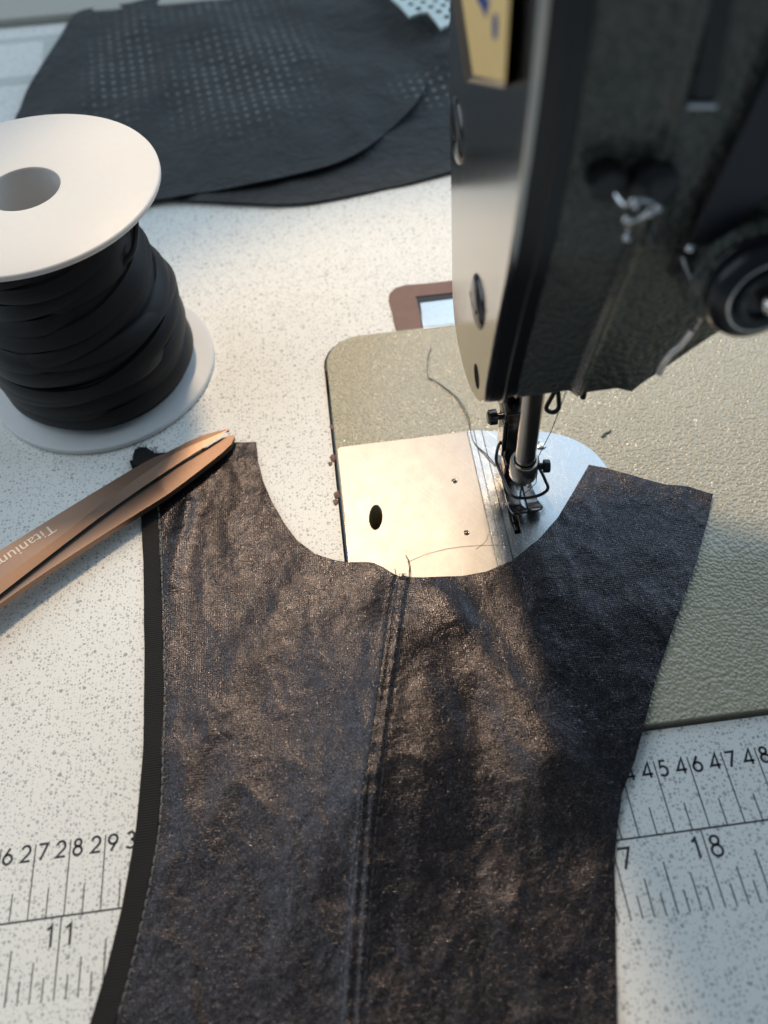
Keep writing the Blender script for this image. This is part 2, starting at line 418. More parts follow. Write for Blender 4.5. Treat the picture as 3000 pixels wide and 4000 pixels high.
# needle plate outline
nparc = [(2105, 1686), (2140, 1690), (2200, 1702), (2249, 1719), (2290, 1742), (2328, 1770), (2352, 1797), (2372, 1828)]
arc_w = [PZ(u, v, BZ + .03) for u, v in nparc]
XL = 42.30
def circ3(a, b, c):
    ax, ay, bx, by, cx, cy = a[0], a[1], b[0], b[1], c[0], c[1]
    d = 2 * (ax * (by - cy) + bx * (cy - ay) + cx * (ay - by))
    ux = ((ax * ax + ay * ay) * (by - cy) + (bx * bx + by * by) * (cy - ay) + (cx * cx + cy * cy) * (ay - by)) / d
    uy = ((ax * ax + ay * ay) * (cx - bx) + (bx * bx + by * by) * (ax - cx) + (cx * cx + cy * cy) * (bx - ax)) / d
    return ux, uy, math.hypot(ax - ux, ay - uy)
ncx, ncy, ncr = circ3(arc_w[0], arc_w[4], arc_w[7])
print('needle plate circle', ncx, ncy, ncr)
slab('bed', bed_outline(0), BZ, 2.4, M_BED, mach, holes=[[q[:2] for q in fh], [(q[0], q[1]) for q in slot]], bevel=.16)
slab('slide_plate', [(BX0 + .05, 5.2), (XL - .52, 5.2), (XL - .52, 15.12), (BX0 + .16, 15.12), (BX0 + .05, 15.02)], BZ + .03, .03, M_PLATE, mach, holes=[[q[:2] for q in fh]], bevel=.008)
slab('plate_rail', [(XL - .50, 5.2), (XL - .27, 5.2), (XL - .27, 15.14), (XL - .50, 15.14)], BZ + .034, .034, M_NPLATE, mach, bevel=.012)
np_out = [(XL - .25, 15.14)]
a0 = math.acos(max(-1, min(1, (43.4 - ncx) / ncr)))
top_a = math.asin(max(-1, min(1, (15.16 - ncy) / ncr)))
for k in range(31):
    a = top_a - (top_a + math.radians(25)) * k / 30; np_out.append((ncx + ncr * math.cos(a), ncy + ncr * math.sin(a)))
np_out += [(45.6, 7.0), (45.0, 5.6), (XL - .25, 5.6)]
slab('needle_plate', np_out, BZ + .03, .03, M_NPLATE, mach, holes=[[(q[0], q[1]) for q in slot]], bevel=.008)
slab('plate_groove', [(XL + .02, 6), (XL + .06, 6), (XL + .06, 15.1), (XL + .02, 15.1)], BZ + .034, .003, M_FOOT, mach, smooth=False)
fd = PZ(2008, 2046, BZ)
bm = bmesh.new(); c0, c1 = PZ(2003, 2018, BZ), PZ(2020, 2074, BZ)
box_bm(c0.x - .05, c1.x + .03, c1.y, c1.y + (c0.y - c1.y) * .45, -.2, BZ + .06, bm); box_bm(c0.x - .05, c1.x + .03, c1.y + (c0.y - c1.y) * .55, c0.y, -.2, BZ + .05, bm)
link('feed_dog', bm, M_BLACKMET, mach, smooth=False, bevel=.02)
box = box_bm(36.9, 45, 5, 14, -1.4, -1.2); link('bed_cavity', box, M_BLACK, mach, smooth=False)
for u, v in ((1775, 1879), (1822, 2081)):
    q = PZ(u, v, BZ + .03); link('rivet', lathe_bm(q, (0, 0, 1), [(.0, .035), (.05, .03), (.07, .012), (.075, 0), (.10, .006), (.115, 0)], 24), M_FOOT, mach)
q = PZ(2112, 1741, BZ + .03)
link('plate_screw', lathe_bm(q, (0, 0, 1), [(0, .05), (.16, .045), (.2, .02), (.21, 0)], 24), M_STEEL, mach)

# head: YZ profile of the face plate at X = 41.2
XF = 41.2
front = [(8.25, 24.0), (8.28, 18.5), (8.35, 16.4), (8.75, 13.3), (9.30, 11.3), (9.77, 9.48), (10.05, 8.3), (10.24, 7.36)]
bott = [(10.7, 6.75), (11.6, 6.1), (12.5, 5.72), (13.4, 5.55), (14.3, 5.62), (15.04, 5.95), (15.5, 6.7), (15.71, 7.94)]
backp = [(16.0, 9.8), (16.34, 11.74), (16.64, 14.9), (16.7, 24.0)]
fprof = [Vector((a, b, 0)) for a, b in front]
def yf(z):                                 # front face position
    pr = sorted(front, key=lambda t: t[1])
    if z <= pr[0][1]: return pr[0][0]
    for (y0, z0), (y1, z1) in zip(pr, pr[1:]):
        if z <= z1: return y0 + (y1 - y0) * (z - z0) / (z1 - z0)
    return pr[-1][0]
prof = [p[:2] for p in smooth_line([(a, b, 0) for a, b in front + bott + backp], 4)]
def inset(pts, d):
    out = []; N = len(pts)
    for i in range(N):
        a = Vector(pts[max(i - 1, 0)]); b = Vector(pts[min(i + 1, N - 1)]); t = (b - a).normalized(); n = Vector((-t.y, t.x)); out.append((pts[i][0] + n.x * d, pts[i][1] + n.y * d))
    return out
def loft_yz(sections, cap0=True, cap1=True):   # sections: list of (x, [(y, z)...]) closed loops
    bm = bmesh.new(); R_ = [[bm.verts.new(W(x, y, z)) for y, z in pts] for x, pts in sections]
    for A, B in zip(R_, R_[1:]):
        n = len(A)
        for k in range(n): bm.faces.new([A[k], A[(k + 1) % n], B[(k + 1) % n], B[k]])
    if cap0: bm.faces.new(R_[0])
    if cap1: bm.faces.new(list(reversed(R_[-1])))
    return bm
# face plate (polished steel skin wrapping a little round the front edge)
face = link('face_plate', loft_yz([(XF, inset(prof, .025)), (XF + .03, prof), (XF + .16, prof)]), M_FACE, mach, sharp=18)
link('face_plate_rim', loft_yz([(XF + .161, inset(prof, -.012)), (XF + .52, inset(prof, -.03)), (XF + .555, inset(prof, -.09)), (XF + .63, inset(prof, -.09)), (XF + .66, inset(prof, .05)), (XF + .90, inset(prof, .05))]), M_BLACK, mach, sharp=50)
# casting, lofted along X with rising bottom and a vertical ridge on its front
ZS = [24, 21, 18.5, 16.4, 15, 13.3, 12.2, 11.3, 10.4, 9.48, 8.9, 8.3, 7.8, 7.36]
def cast_section(x):
    zb = 7.15 + .02 * (x - 42)
    for (xa, za), (xb, zb2) in zip(((45.4, 7.0), (46.0, 7.75), (47.1, 9.5), (48.4, 10.9), (49.6, 12.2), (51.0, 12.9)), ((46.0, 7.75), (47.1, 9.5), (48.4, 10.9), (49.6, 12.2), (51.0, 12.9), (70, 13.0))):
        if xa <= x <= xb: zb = za + (zb2 - za) * (x - xa) / (xb - xa)
    rid = .16 * sstep(43.62, 43.86, x) + .10 * math.exp(-((x - 43.86) / .09) ** 2)
    step = .55 * sstep(46.2, 47.2, x) * 1.0
    pts = []
    n = 22
    for k in range(n + 1):
        z = 24 - (24 - zb) * k / n
        pts.append((yf(z) + .10 - rid - step * sstep(9, 12, z), z))
    ye = pts[-1][0]
    pts += [(ye + .12, zb - .14), (ye + .4, zb - .2), (13.2, zb - .25), (15.2, zb - .1), (15.75, zb + .4)]
    for k in range(1, 12): pts.append((15.8 + .8 * sstep(8, 15, zb + .4 + (24 - zb - .4) * k / 11), zb + .4 + (24 - zb - .4) * k / 11))
    return pts
xs = [42.11, 42.15, 42.3, 42.7, 43.1, 43.5] + [43.6 + .04 * k for k in range(10)] + [44.1, 44.5, 45.0, 45.4, 45.6, 45.8, 46.0, 46.3, 46.6, 46.9, 47.1, 47.4, 47.8, 48.4, 49, 49.6, 51, 54, 60, 70]
secs = []
for x in xs:
    s_ = cast_section(x)
    if x == 42.11: s_ = inset(s_, .06)
    secs.append((x, s_))
link('head_casting', loft_yz(secs), M_HEAD, mach, sharp=35)
# badge on the face plate
bxd = XF - .22
gold = [PX(u, v, bxd) for u, v in ((1800, -160), (1805, 0), (1848, 293), (1971, 320), (1989, 0), (1995, -160))]
frame = [PX(u, v, XF - .02) for u, v in ((1755, -160), (1766, 0), (1812, 300), (1822, 322), (1968, 346), (1995, -20), (2005, -160))]
bm = bmesh.new(); A = [bm.verts.new(W(*p)) for p in frame]; B = [bm.verts.new(W(*(PX(u, v, bxd + .01)))) for u, v in ((1796, -160), (1801, 0), (1838, 293), (1846, 305), (1974, 327), (1993, 0), (2000, -160))]
bm.faces.new(A); bm.faces.new(list(reversed(B)))
for i in range(7): bm.faces.new([A[i], A[(i + 1) % 7], B[(i + 1) % 7], B[i]])
badge = link('badge', bm, M_BRONZE, mach, bevel=.02)
link('badge_face', prism_bm(gold, (.02, 0, 0)), M_GOLD, badge, smooth=False)
bm = bmesh.new()
for poly in ([(1853, -40), (1862, 0), (1880, 30), (1898, 72), (1903, 40), (1913, 15), (1905, -5), (1890, -40)], [(1926, 52), (1922, 100), (1925, 150), (1937, 155), (1944, 105), (1941, 55)], [(1868, -110), (1880, -60), (1905, -60), (1900, -110)]):
    prism_bm([PX(u, v, bxd - .006) for u, v in poly], (.01, 0, 0), bm)
link('badge_lettering', bm, M_BLUE, badge, smooth=False)
# screws of the face plate
def fscrew(u, v, ry, dom=.16):
    c = PX(u, v, XF)
    o = link('face_plate_screw', lathe_bm(c, (-1, 0, 0), [(0, dom), (ry * .45, dom * .93), (ry * .8, dom * .62), (ry * .97, dom * .25), (ry, 0)], 40), M_BLACKMET, mach)
    link('screw_slot', box_bm(c.x - dom - .004, c.x - dom + .02, c.y - ry * .55, c.y + ry * .55, c.z - .045, c.z + .045), M_BLACK, o, smooth=False)
fscrew(1787, 512, .82); fscrew(1868, 1180, .74)
c = PX(1862, 1470, XF)
o = link('face_plate_screw', lathe_bm(c, (-1, 0, 0), [(.0, .012), (.36, .010), (.365, .0)], 36), M_RECESS_SHADE, mach)  # flat matte black disc painted as the shade inside a screw recess
c = PX(1776, 1130, XF); 
# parts on the front of the head
def on_front(u, v, off=0.0):
    y = 8.5
    for _ in range(8):
        p = PY(u, v, y); y = yf(p.z) - .1 - off
    return PY(u, v, y)
def fpoly(pts, off): return [on_front(u, v, off) for u, v in pts]
sl = link('take_up_slot_shade', prism_bm(fpoly([(2795, -150), (2712, 385), (2800, 385), (2892, -150)], .03), (0, .1, 0)), M_BLACK, mach, smooth=False)  # solid black slab painted as the dark inside of the take-up slot
link('slot_lip', tube_bm([on_front(2682, 412, .05), on_front(2795, 412, .05)], .06, 12), M_CHROME, sl)
link('thread_guard', prism_bm(fpoly([(3120, 60), (2700, 930), (2730, 965), (2800, 955), (3120, 660)], .35), (0, .2, 0)), M_NAVY, mach, bevel=.05)
for (u, v, r, ln) in ((2385, 735, .34, .35), (2560, 750, .5, .3)):
    c = on_front(u, v, ln); link('guide_boss', lathe_bm(c, (0, 1, 0), [(0, 0), (r * .8, 0), (r, .06), (r, ln + .2)], 28), M_BLACK, mach)
def ring(name, c, axis, R_, r, mat, parent, seg=40):
    prof_ = [(R_ + r * math.cos(2 * math.pi * k / 10), r * math.sin(2 * math.pi * k / 10)) for k in range(10)]
    return link(name, lathe_bm(c, axis, prof_, seg, closed=True), mat, parent)
tg = link('thread_guide', tube_bm(smooth_line([on_front(u, v, o_) for u, v, o_ in ((2400, 750, .3), (2440, 800, .6), (2480, 780, .7), (2545, 790, .7), (2560, 830, .6), (2500, 850, .5), (2460, 870, .5), (2450, 925, .35))], 6), .045), M_CHROME, mach)
for u, v, o_, r in ((2483, 803, .8, .07), (2535, 830, .8, .09), (2570, 812, .8, .08), (2448, 855, .6, .09), (2448, 928, .45, .09), (2695, 968, .6, .10)):
    c = on_front(u, v, o_); link('guide_bead', lathe_bm(c, (0, 1, 0), [(r * math.sin(math.pi * k / 8), -r * math.cos(math.pi * k / 8)) for k in range(9)], 16), M_CHROME, mach)
# tension dial
dc = on_front(2990, 1160, 1.5); dax = Vector((.05, -1, .12)).normalized()
dial = link('tension_dial', lathe_bm(dc, dax, [(0, .0), (.42, .0), (.45, .12), (.62, .14), (.64, .02), (.84, .05), (.95, -.02), (1.08, -.12), (1.14, -.3), (1.1, -.5), (.8, -.6), (.5, -1.2), (.5, -1.9)], 48), M_BLACK, mach)
ring('tension_disc', dc + dax * .02, dax, .80, .045, M_STEEL, dial)
ring('tension_disc', dc + dax * .13, dax, .52, .035, M_BLACKMET, dial)
link('dial_nut', lathe_bm(dc, dax, [(0, .45), (.16, .45), (.2, .4), (.2, 0)], 20), M_STEEL, dial)
ring('tension_spring', dc - dax * .62, dax, 1.0, .07, M_BLACKMET, dial)
link('dial_mount', lathe_bm(dc, dax, [(0, -.65), (1.0, -.65), (1.25, -.85), (1.3, -1.3), (1.2, -1.7)], 40), M_HEAD, mach)
link('check_spring', tube_bm(smooth_line([on_front(u, v, o_) for u, v, o_ in ((2665, 1000, .5), (2690, 1070, .6), (2722, 1130, .7), (2738, 1190, .7), (2736, 1240, .6), (2712, 1285, .5))], 6), .05), M_CHROME, mach)
link('take_up_spring', tube_bm(smooth_line([on_front(u, v, o_) for u, v, o_ in ((2700, 985, .3), (2655, 1000, .4), (2630, 1050, .4), (2618, 1068, .45))], 6), [.10] * 12 + [.12] * 7), M_BLACK, mach)
q = [PY(u, v, 9.3) for u, v in ((2704, 1288), (2660, 1345), (2618, 1382), (2592, 1420), (2574, 1458))]
bm = tube_bm(smooth_line(q, 6), .10, 14); link('release_lever', bm, M_LIT_LEVER, mach)
link('thread_hook', tube_bm(smooth_line([PY(u, v, 11.0) for u, v in ((2172, 1520), (2150, 1560), (2134, 1592), (2146, 1608), (2166, 1609), (2182, 1594), (2183, 1566), (2180, 1520))], 6), .07, 12), M_BLACK, mach)
link('casting_stud', lathe_bm(PY(2277, 1553, 11.0), (0, 0, -1), [(.09, -.3), (.09, .0), (0, .06)], 14), M_BLACK, mach)

# needle bar, clamp, needle
NX, NY = 43.13, 11.84
link('needle_bar', lathe_bm((NX, NY, 0), (0, 0, 1), [(0, 2.0), (.30, 2.0), (.34, 2.04), (.34, 12)], 48), M_BAR, mach)
clamp = link('needle_clamp', lathe_bm((NX + .0, NY, 0), (0, 0, 1), [(.0, 1.22), (.24, 1.22), (.36, 1.30), (.47, 1.55), (.49, 1.62), (.49, 2.28), (.46, 2.34), (.38, 2.34), (.36, 2.2), (.345, 2.1)], 48), M_BAR, mach, sharp=30)
link('clamp_screw', lathe_bm((NX + .45, NY - .1, 2.0), (1, -.12, 0), [(.0, -.05), (.12, -.05), (.12, .16), (.2, .17), (.23, .2), (.23, .36), (.2, .4), (0, .4)], 24), M_BLACK, clamp)
link('guide_eyelet', lathe_bm((NX + .12, NY - .44, 1.42), (0.1, -1, -.2), [(.05, .0), (.05, .03), (.075, .06), (.10, .03), (.10, -.1)], 20), M_STEEL, clamp)
link('needle', lathe_bm((NX, NY, 0), (0, 0, 1), [(.0, -.05), (.02, .15), (.035, .3), (.04, .9), (.075, 1.05), (.08, 1.4)], 16), M_STEEL, mach)
# presser bar, shank, foot
link('presser_bar', lathe_bm((NX - .1, 13.75, 0), (0, 0, 1), [(0, 2.2), (.30, 2.2), (.32, 2.25), (.32, 12)], 32), M_FOOT, mach)
foot = link('presser_foot', box_bm(42.72, 43.32, 13.05, 13.75, .95, 3.25), M_FOOT, mach, bevel=.08)
link('foot_clamp', box_bm(42.62, 43.42, 13.0, 14.1, 2.85, 3.35), M_BLACKMET, foot, bevel=.06)
link('shank_cheek', box_bm(42.60, 42.70, 12.95, 13.7, 1.2, 2.9), M_BLACKMET, foot, bevel=.04)
sw = PY(1938, 1628, 13.5)
th = link('foot_screw', lathe_bm((42.66, 13.5, sw.z), (-1, 0, 0), [(0, .52), (.20, .52), (.27, .46), (.28, .3), (.27, .2), (.12, .18), (.12, -.2)], 28), M_BLACKMET, foot)
link('foot_hinge', box_bm(42.70, 43.46, 12.65, 13.35, .42, 1.05), M_BLACKMET, foot, bevel=.08)
TZ = BZ + .20
def toe(pxs, name):
    poly = [PZ(1800 + a / 3.318, 1500 + b / 3.318, TZ) for a, b in pxs]
    sm = [p[:2] for p in smooth_line(poly, 4, True)]
    ymin = min(p[1] for p in sm)
    f = lambda x, y: TZ + .30 * (1 - sstep(ymin, ymin + .75, y)) ** 1.5
    slab(name, sm, f, .10, M_FOOT, foot, step=.09, bevel=.02)
toe([(470, 950), (530, 940), (590, 1060), (640, 1290), (700, 1300), (750, 1480), (800, 1590), (858, 1680), (850, 1715), (780, 1732), (700, 1735), (650, 1700), (580, 1460), (535, 1290)], 'foot_toe')
toe([(800, 1180), (890, 1190), (930, 1330), (985, 1470), (1048, 1620), (1050, 1660), (990, 1690), (920, 1695), (885, 1660), (850, 1500), (815, 1350)], 'foot_toe')
gpts = [((530, 745), 1.75), ((492, 790), 1.7), ((465, 900), 1.5), ((460, 1000), 1.25), ((500, 1110), 1.1), ((560, 1260), .95), ((620, 1390), .85), ((690, 1460), .8), ((790, 1478), .8), ((900, 1470), .8), ((1020, 1440), .85), ((1105, 1390), .9), ((1130, 1335), .95), ((1100, 1260), 1.0), ((1060, 1170), 1.1), ((1010, 1080), 1.2), ((960, 1000), 1.3)]
link('finger_guard', tube_bm(smooth_line([PZ(1800 + a / 3.318, 1500 + b / 3.318, z) for (a, b), z in gpts], 6), .058, 12), M_BLACKMET, foot)

# rubber cushion and hinge tongue behind the bed
hc = thing('machine_hinge', 'brown rubber hinge cushion with bluish metal tongue at the back of the bed', 'hinge', (41, 22, 0))
cush = [(1552, 1308), (1540, 1265), (1530, 1215), (1518, 1175), (1520, 1148), (1540, 1125), (1580, 1112), (1660, 1106), (1800, 1090), (2000, 1068), (2000, 1240), (1640, 1297)]
cutr = [(1650, 1290), (1645, 1240), (1632, 1190), (1624, 1158), (1800, 1140), (1990, 1116), (1990, 1236), (1800, 1268)]
slab('cushion', [PZ(u, v, .06)[:2] for u, v in cush], .06, 1.0, M_RUBBER, hc, holes=[[PZ(u, v, .06)[:2] for u, v in cutr]], bevel=.04)
slab('cushion_gap_shade', [PZ(u, v, .02)[:2] for u, v in cutr], .012, .01, M_BLACK, hc, smooth=False)  # dark sheet added as the shade in the gap around the tongue
slab('hinge_tongue', [PZ(u, v, .1)[:2] for u, v in ((1652, 1282), (1636, 1180), (1800, 1160), (1980, 1138), (1980, 1240))], .09, .3, M_ZINC, hc, bevel=.06)
tp = [PZ(1655, 1290, .12), PZ(1800, 1272, .12), PZ(1980, 1250, .12)]
link('hinge_pin', tube_bm(tp, .13, 16), M_ZINC, hc)
link('cushion_base', box_bm(39.5, 48, 21.2, 24.2, -1.4, -1.2), M_BLACK, hc, smooth=False)

for u, v, q_ in ((1296, 1668, .09), (1301, 1790, .13), (1290, 1812, .08), (1317, 1935, .12), (1312, 1962, .1), (1276, 1440, .07), (1330, 1345, .09), (1400, 1318, .08)):
    c = PZ(u, v, .0); bm = bmesh.new(); bmesh.ops.create_icosphere(bm, subdivisions=2, radius=q_ * S)
    for w_ in bm.verts: w_.co = Vector((w_.co.x, w_.co.y * 1.5, w_.co.z * .45)) * (1 + .5 * noise.noise(w_.co * 1800 + Vector((u, v, 0)))) + W(*c)
    link('edge_chip', bm, M_RUBBER, table)
# ------------------------------------------------------------------ garment piece
LP = [(1542, 2254), (1513, 2409), (1489, 2582), (1451, 2847), (1431, 2992), (1414, 3064), (1399, 3198), (1384, 3347), (1369, 3487), (1349, 3646), (1332, 3894), (1310, 4150)]
RP = [(1600, 2259), (1581, 2370), (1557, 2582), (1533, 2727), (1509, 2920), (1489, 3099), (1469, 3248), (1464, 3347), (1449, 3522), (1439, 3695), (1424, 3894), (1410, 4150)]
MP = [(1564, 2252), (1537, 2510), (1509, 2703), (1475, 2920), (1459, 3024), (1424, 3273), (1409, 3546), (1389, 3845), (1370, 4150)]
mw = [PZ(u, v, .3) for u, v in MP]; lw = [PZ(u, v, .3) for u, v in LP]; rw = [PZ(u, v, .3) for u, v in RP]
def xat(line, y):
    if y >= line[0].y: return line[0].x
    for a, b in zip(line, line[1:]):
        if y >= b.y: return a.x + (b.x - a.x) * (y - a.y) / (b.y - a.y)
    return line[-1].x
def fold(x, y, ax, ay, bx, by, w0, w1, amp):
    t = max(0, min(1, ((x - ax) * (bx - ax) + (y - ay) * (by - ay)) / ((bx - ax) ** 2 + (by - ay) ** 2)))
    qx, qy = ax + (bx - ax) * t, ay + (by - ay) * t; d = math.hypot(x - qx, y - qy); w = w0 + (w1 - w0) * t
    return amp * math.exp(-(d / w) ** 2)
XR0, XR1 = PZ(1668, 2350, .5), PZ(1640, 3100, .5)
def hfab(x, y):
    onbed = sstep(BX0 - 3.2, BX0 + .1, x) * sstep(BY0 - 4.0, BY0 + .1, y)
    z = .085 + (BZ + .03) * onbed
    k = sstep(9.6, 7.8, y)
    xm = xat(mw, y)
    z += .06 * math.exp(-((x - xm - .15) / .62) ** 2) * (.35 + .65 * k) * (1 - .5 * sstep(2, -3, y))
    xr = XR0.x + (XR1.x - XR0.x) * (XR0.y - y) / (XR0.y - XR1.y)
    z += .30 * sstep(xr - 6.5, xr - .2, x) * (1 - sstep(xr - .2, xr + 1.8, x)) * sstep(9.2, 6.8, y) * sstep(-3.5, 2.5, y)
    z += fold(x, y, 38.0, 8.6, 36.4, 2.0, .4, .8, .10) + fold(x, y, 39.6, 8.3, 42.0, 2.5, .5, .9, .16)
    z += fold(x, y, 35.0, 9.5, 31.0, 4.0, .6, 1.1, .12) + fold(x, y, 43.5, 9.0, 41.5, 1.0, .6, 1.0, .10)
    z += fold(x, y, 31.2, 13.4, 30.6, 10.2, .25, .4, .13)
    z += .11 * max(0, noise.noise(Vector((x * .35, y * .28, 3.1))) + .25)
    z += .028 * noise.noise(Vector((x * .8, y * .6, 7.7))) - .075 * abs(noise.noise(Vector((x * .75 + y * .2, y * .55 - x * .2, 2.7)))) - .03 * abs(noise.noise(Vector((x * 1.7 - y * .5, y * 1.3 + x * .4, 8.1)))) + .009 * noise.noise(Vector((x * 2.6, y * 2.2, 1.3)))
    z += .0015 * noise.noise(Vector((x * 8, y * 8, 5.3)))
    xl, xr = xat(lw, y), xat(rw, y); g = .0
    for c_, wdt in (((xl + xm) / 2, (xm - xl) * .52), ((xm + xr) / 2, (xr - xm) * .52)):
        g = max(g, max(0.0, 1 - (abs(x - c_) / wdt) ** 2))
    z += .055 * g * (1 + .06 * math.sin(y * 13.5 + 2 * noise.noise(Vector((0, y, 0))))) + .003 * math.sin(y * 13.5) * math.exp(-((x - xm) / .5) ** 2)
    return max(z, .055 + (BZ + .03) * sstep(BX0 - .12, BX0, x) * sstep(BY0 - .12, BY0, y))
out_px = [(528, 1800), (575, 1772), (700, 1765), (800, 1748), (900, 1728), (1000, 1726), (1008, 1800), (1028, 1880), (1060, 1955), (1108, 2040), (1160, 2110), (1230, 2163), (1300, 2186), (1360, 2196), (1420, 2194), (1460, 2198), (1500, 2217), (1545, 2245), (1562, 2254), (1572, 2246), (1600, 2254), (1680, 2254), (1800, 2250), (1900, 2232), (2000, 2190), (2100, 2110), (2180, 2020), (2240, 1920), (2300, 1815),
          (2370, 1828), (2440, 1848), (2600, 1892), (2690, 1900), (2785, 1930), (2770, 2010), (2720, 2200), (2640, 2420), (2560, 2660), (2520, 2820), (2480, 2970), (2430, 3100), (2410, 3250), (2400, 3400), (2405, 3550), (2408, 3800), (2412, 4200),
          (370, 4200), (446, 4000), (512, 3753), (560, 3542), (609, 3289), (630, 3050), (636, 2712), (629, 2350), (615, 2043), (600, 1900)]
def dense(poly, d):
    o = []
    for a, b in zip(poly, poly[1:] + poly[:1]):
        n = max(1, int((b - a).length / d))
        for k in range(n): o.append(a + (b - a) * (k / n))
    return o
gout = dense([onf(u, v, hfab) for u, v in out_px], .22)
fabric = thing('cut_fabric_piece', 'dark charcoal cloth piece with curved cut-out and centre seam, lying in front of the needle', 'fabric', (37, 5, 0))
slab('cloth_panel', [p[:2] for p in gout], hfab, .045, M_FAB, fabric, step=.085, sharp=60)
# binding along the left edge
ob = [(505, 1800), (540, 1900), (551, 2025), (560, 2200), (564, 2532), (560, 2893), (553, 3000), (530, 3241), (476, 3542), (416, 3784), (350, 4000), (280, 4200)]
ib = [(594, 1775), (604, 1900), (617, 2043), (631, 2350), (638, 2712), (627, 3074), (610, 3289), (561, 3542), (513, 3753), (447, 4000), (371, 4200)]
hb = lambda x, y: hfab(x, y) + .03
bout = [onf(u, v, hb) for u, v in ob] + [onf(u, v, hb) for u, v in reversed(ib)]
slab('edge_binding', [p[:2] for p in dense(bout, .2)], hb, .09, M_BIND, fabric, step=.15, bevel=.03)
# frayed tuft at the end of the binding
bm = bmesh.new()
for k in range(46):
    b = PZ(random.uniform(525, 612), random.uniform(1762, 1800), .15); a = random.uniform(.6, 2.4); L = random.uniform(.12, .34)
    tube_bm(smooth_line([b, b + Vector((math.cos(a) * L * .5, math.sin(a) * L * .5, .12)), b + Vector((math.cos(a + random.uniform(-.5, .5)) * L, math.sin(a) * L, random.uniform(.05, .3)))], 3), .008, 5, bm)
link('frayed_end', bm, M_THREAD, fabric)
tuft = [PZ(u, v, .2)[:2] for u, v in ((522, 1820), (519, 1785), (528, 1760), (548, 1748), (575, 1752), (600, 1768), (625, 1790), (622, 1830))]
slab('folded_corner', tuft, lambda x, y: .26 + .05 * noise.noise(Vector((x * 5, y * 5, 0))), .12, M_BIND, fabric, step=.12, bevel=.03)
# stitches
def stitches(name, line_px, L, gap, r, lift, mat, wob=.0):
    pts = smooth_line([onf(u, v, hfab) for u, v in line_px], 8); bm = bmesh.new(); acc = 0; cur = []
    d = [0]
    for a, b in zip(pts, pts[1:]): d.append(d[-1] + (b - a).length)
    def at(s):
        for i in range(len(d) - 1):
            if s <= d[i + 1]: return pts[i] + (pts[i + 1] - pts[i]) * ((s - d[i]) / max(1e-6, d[i + 1] - d[i]))
        return pts[-1]
    s = 0
    while s < d[-1] - L:
        q = []
        for k in range(4):
            p = at(s + L * k / 3); z = hfab(p.x, p.y) + lift * math.sin(math.pi * k / 3) - .006
            q.append(Vector((p.x + wob * random.uniform(-1, 1), p.y, z)))
        tube_bm(q, r, 6, bm); s += L + gap
    return link(name, bm, mat, fabric)
stitches('stitch_line', [(u + 2, v) for u, v in LP], .20, .07, .028, .014, M_THREAD)
stitches('stitch_line', [(u - 2, v) for u, v in RP], .20, .07, .028, .014, M_THREAD)
stitches('binding_stitch_line', [(u + 7, v) for u, v in ib[:-1]], .20, .08, .028, .035, M_GTHREAD, .006)
def thread(bm, px, r, zf, n=5): return tube_bm(smooth_line([onf(u, v, zf) for u, v in px], n), r, 6, bm)
bm = bmesh.new(); zt = lambda x, y: max(hfab(x, y) if y < 9.4 else BZ + .05, BZ + .05) + .03
thread(bm, [(1600, 2268), (1602, 2240), (1603, 2215), (1597, 2190), (1585, 2168)], .012, zt); thread(bm, [(1598, 2268), (1598, 2240), (1599, 2215), (1594, 2192)], .012, zt)
thread(bm, [(1547, 2256), (1546, 2236), (1542, 2222)], .012, zt)
for k in range(16):
    u = random.uniform(1556, 1600); thread(bm, [(u, 2262), (u + random.uniform(-4, 4), 2250), (u + random.uniform(-8, 8), 2240)], .006, zt, 3)
link('loose_thread', bm, M_THREAD, fabric)

# ------------------------------------------------------------------ threads and lint
zb_ = lambda x, y: BZ + .05
bm = bmesh.new(); tl = [(1681, 1361), (1663, 1408), (1670, 1474), (1706, 1492), (1779, 1553), (1822, 1625), (1840, 1691), (1855, 1734), (1894, 1777), (1935, 1822)]
thread(bm, tl[2:], .015, zb_); thread(bm, [(u + 3 + 5 * math.sin(i * 1.7), v - 2) for i, (u, v) in enumerate(tl)], .015, zb_)
tag(link('thread_tail', bm, M_GTHREAD), 'grey-green loose thread tail curling over the beige machine bed behind the presser foot', 'thread')
e0 = PY(2216, 1516, 9.9); pts = [on_front(2450, 935, .4), on_front(2330, 1240, .35), e0, PY(2156, 1678, 11.0), PY(2104, 1782, 11.36), Vector((NX + .33, NY - .5, 1.6)), Vector((NX + .12, NY - .55, 1.35)), Vector((NX, NY - .05, .3))]
tag(link('needle_thread', tube_bm(pts, .013, 6), M_THREAD), 'dark sewing thread running down past the head and bar into the needle', 'thread')
bm = bmesh.new(); thread(bm, [(1590, 2195), (1680, 2160), (1780, 2138), (1880, 2130), (1985, 2130)], .005, zb_); thread(bm, [(1908, 2085), (1895, 2115), (1860, 2145)], .005, zb_)
tag(link('fine_hair', bm, M_GTHREAD), 'very fine hair lying across the steel slide plate near the cloth notch', 'hair')
bm = bmesh.new(); thread(bm, [(2352, 1706), (2362, 1694), (2380, 1686), (2386, 1680)], .03, zb_); thread(bm, [(2358, 1704), (2372, 1690)], .022, zb_)
tag(link('lint_fluff', bm, M_GTHREAD), 'small grey wisp of lint on the beige machine bed behind the needle plate', 'lint')

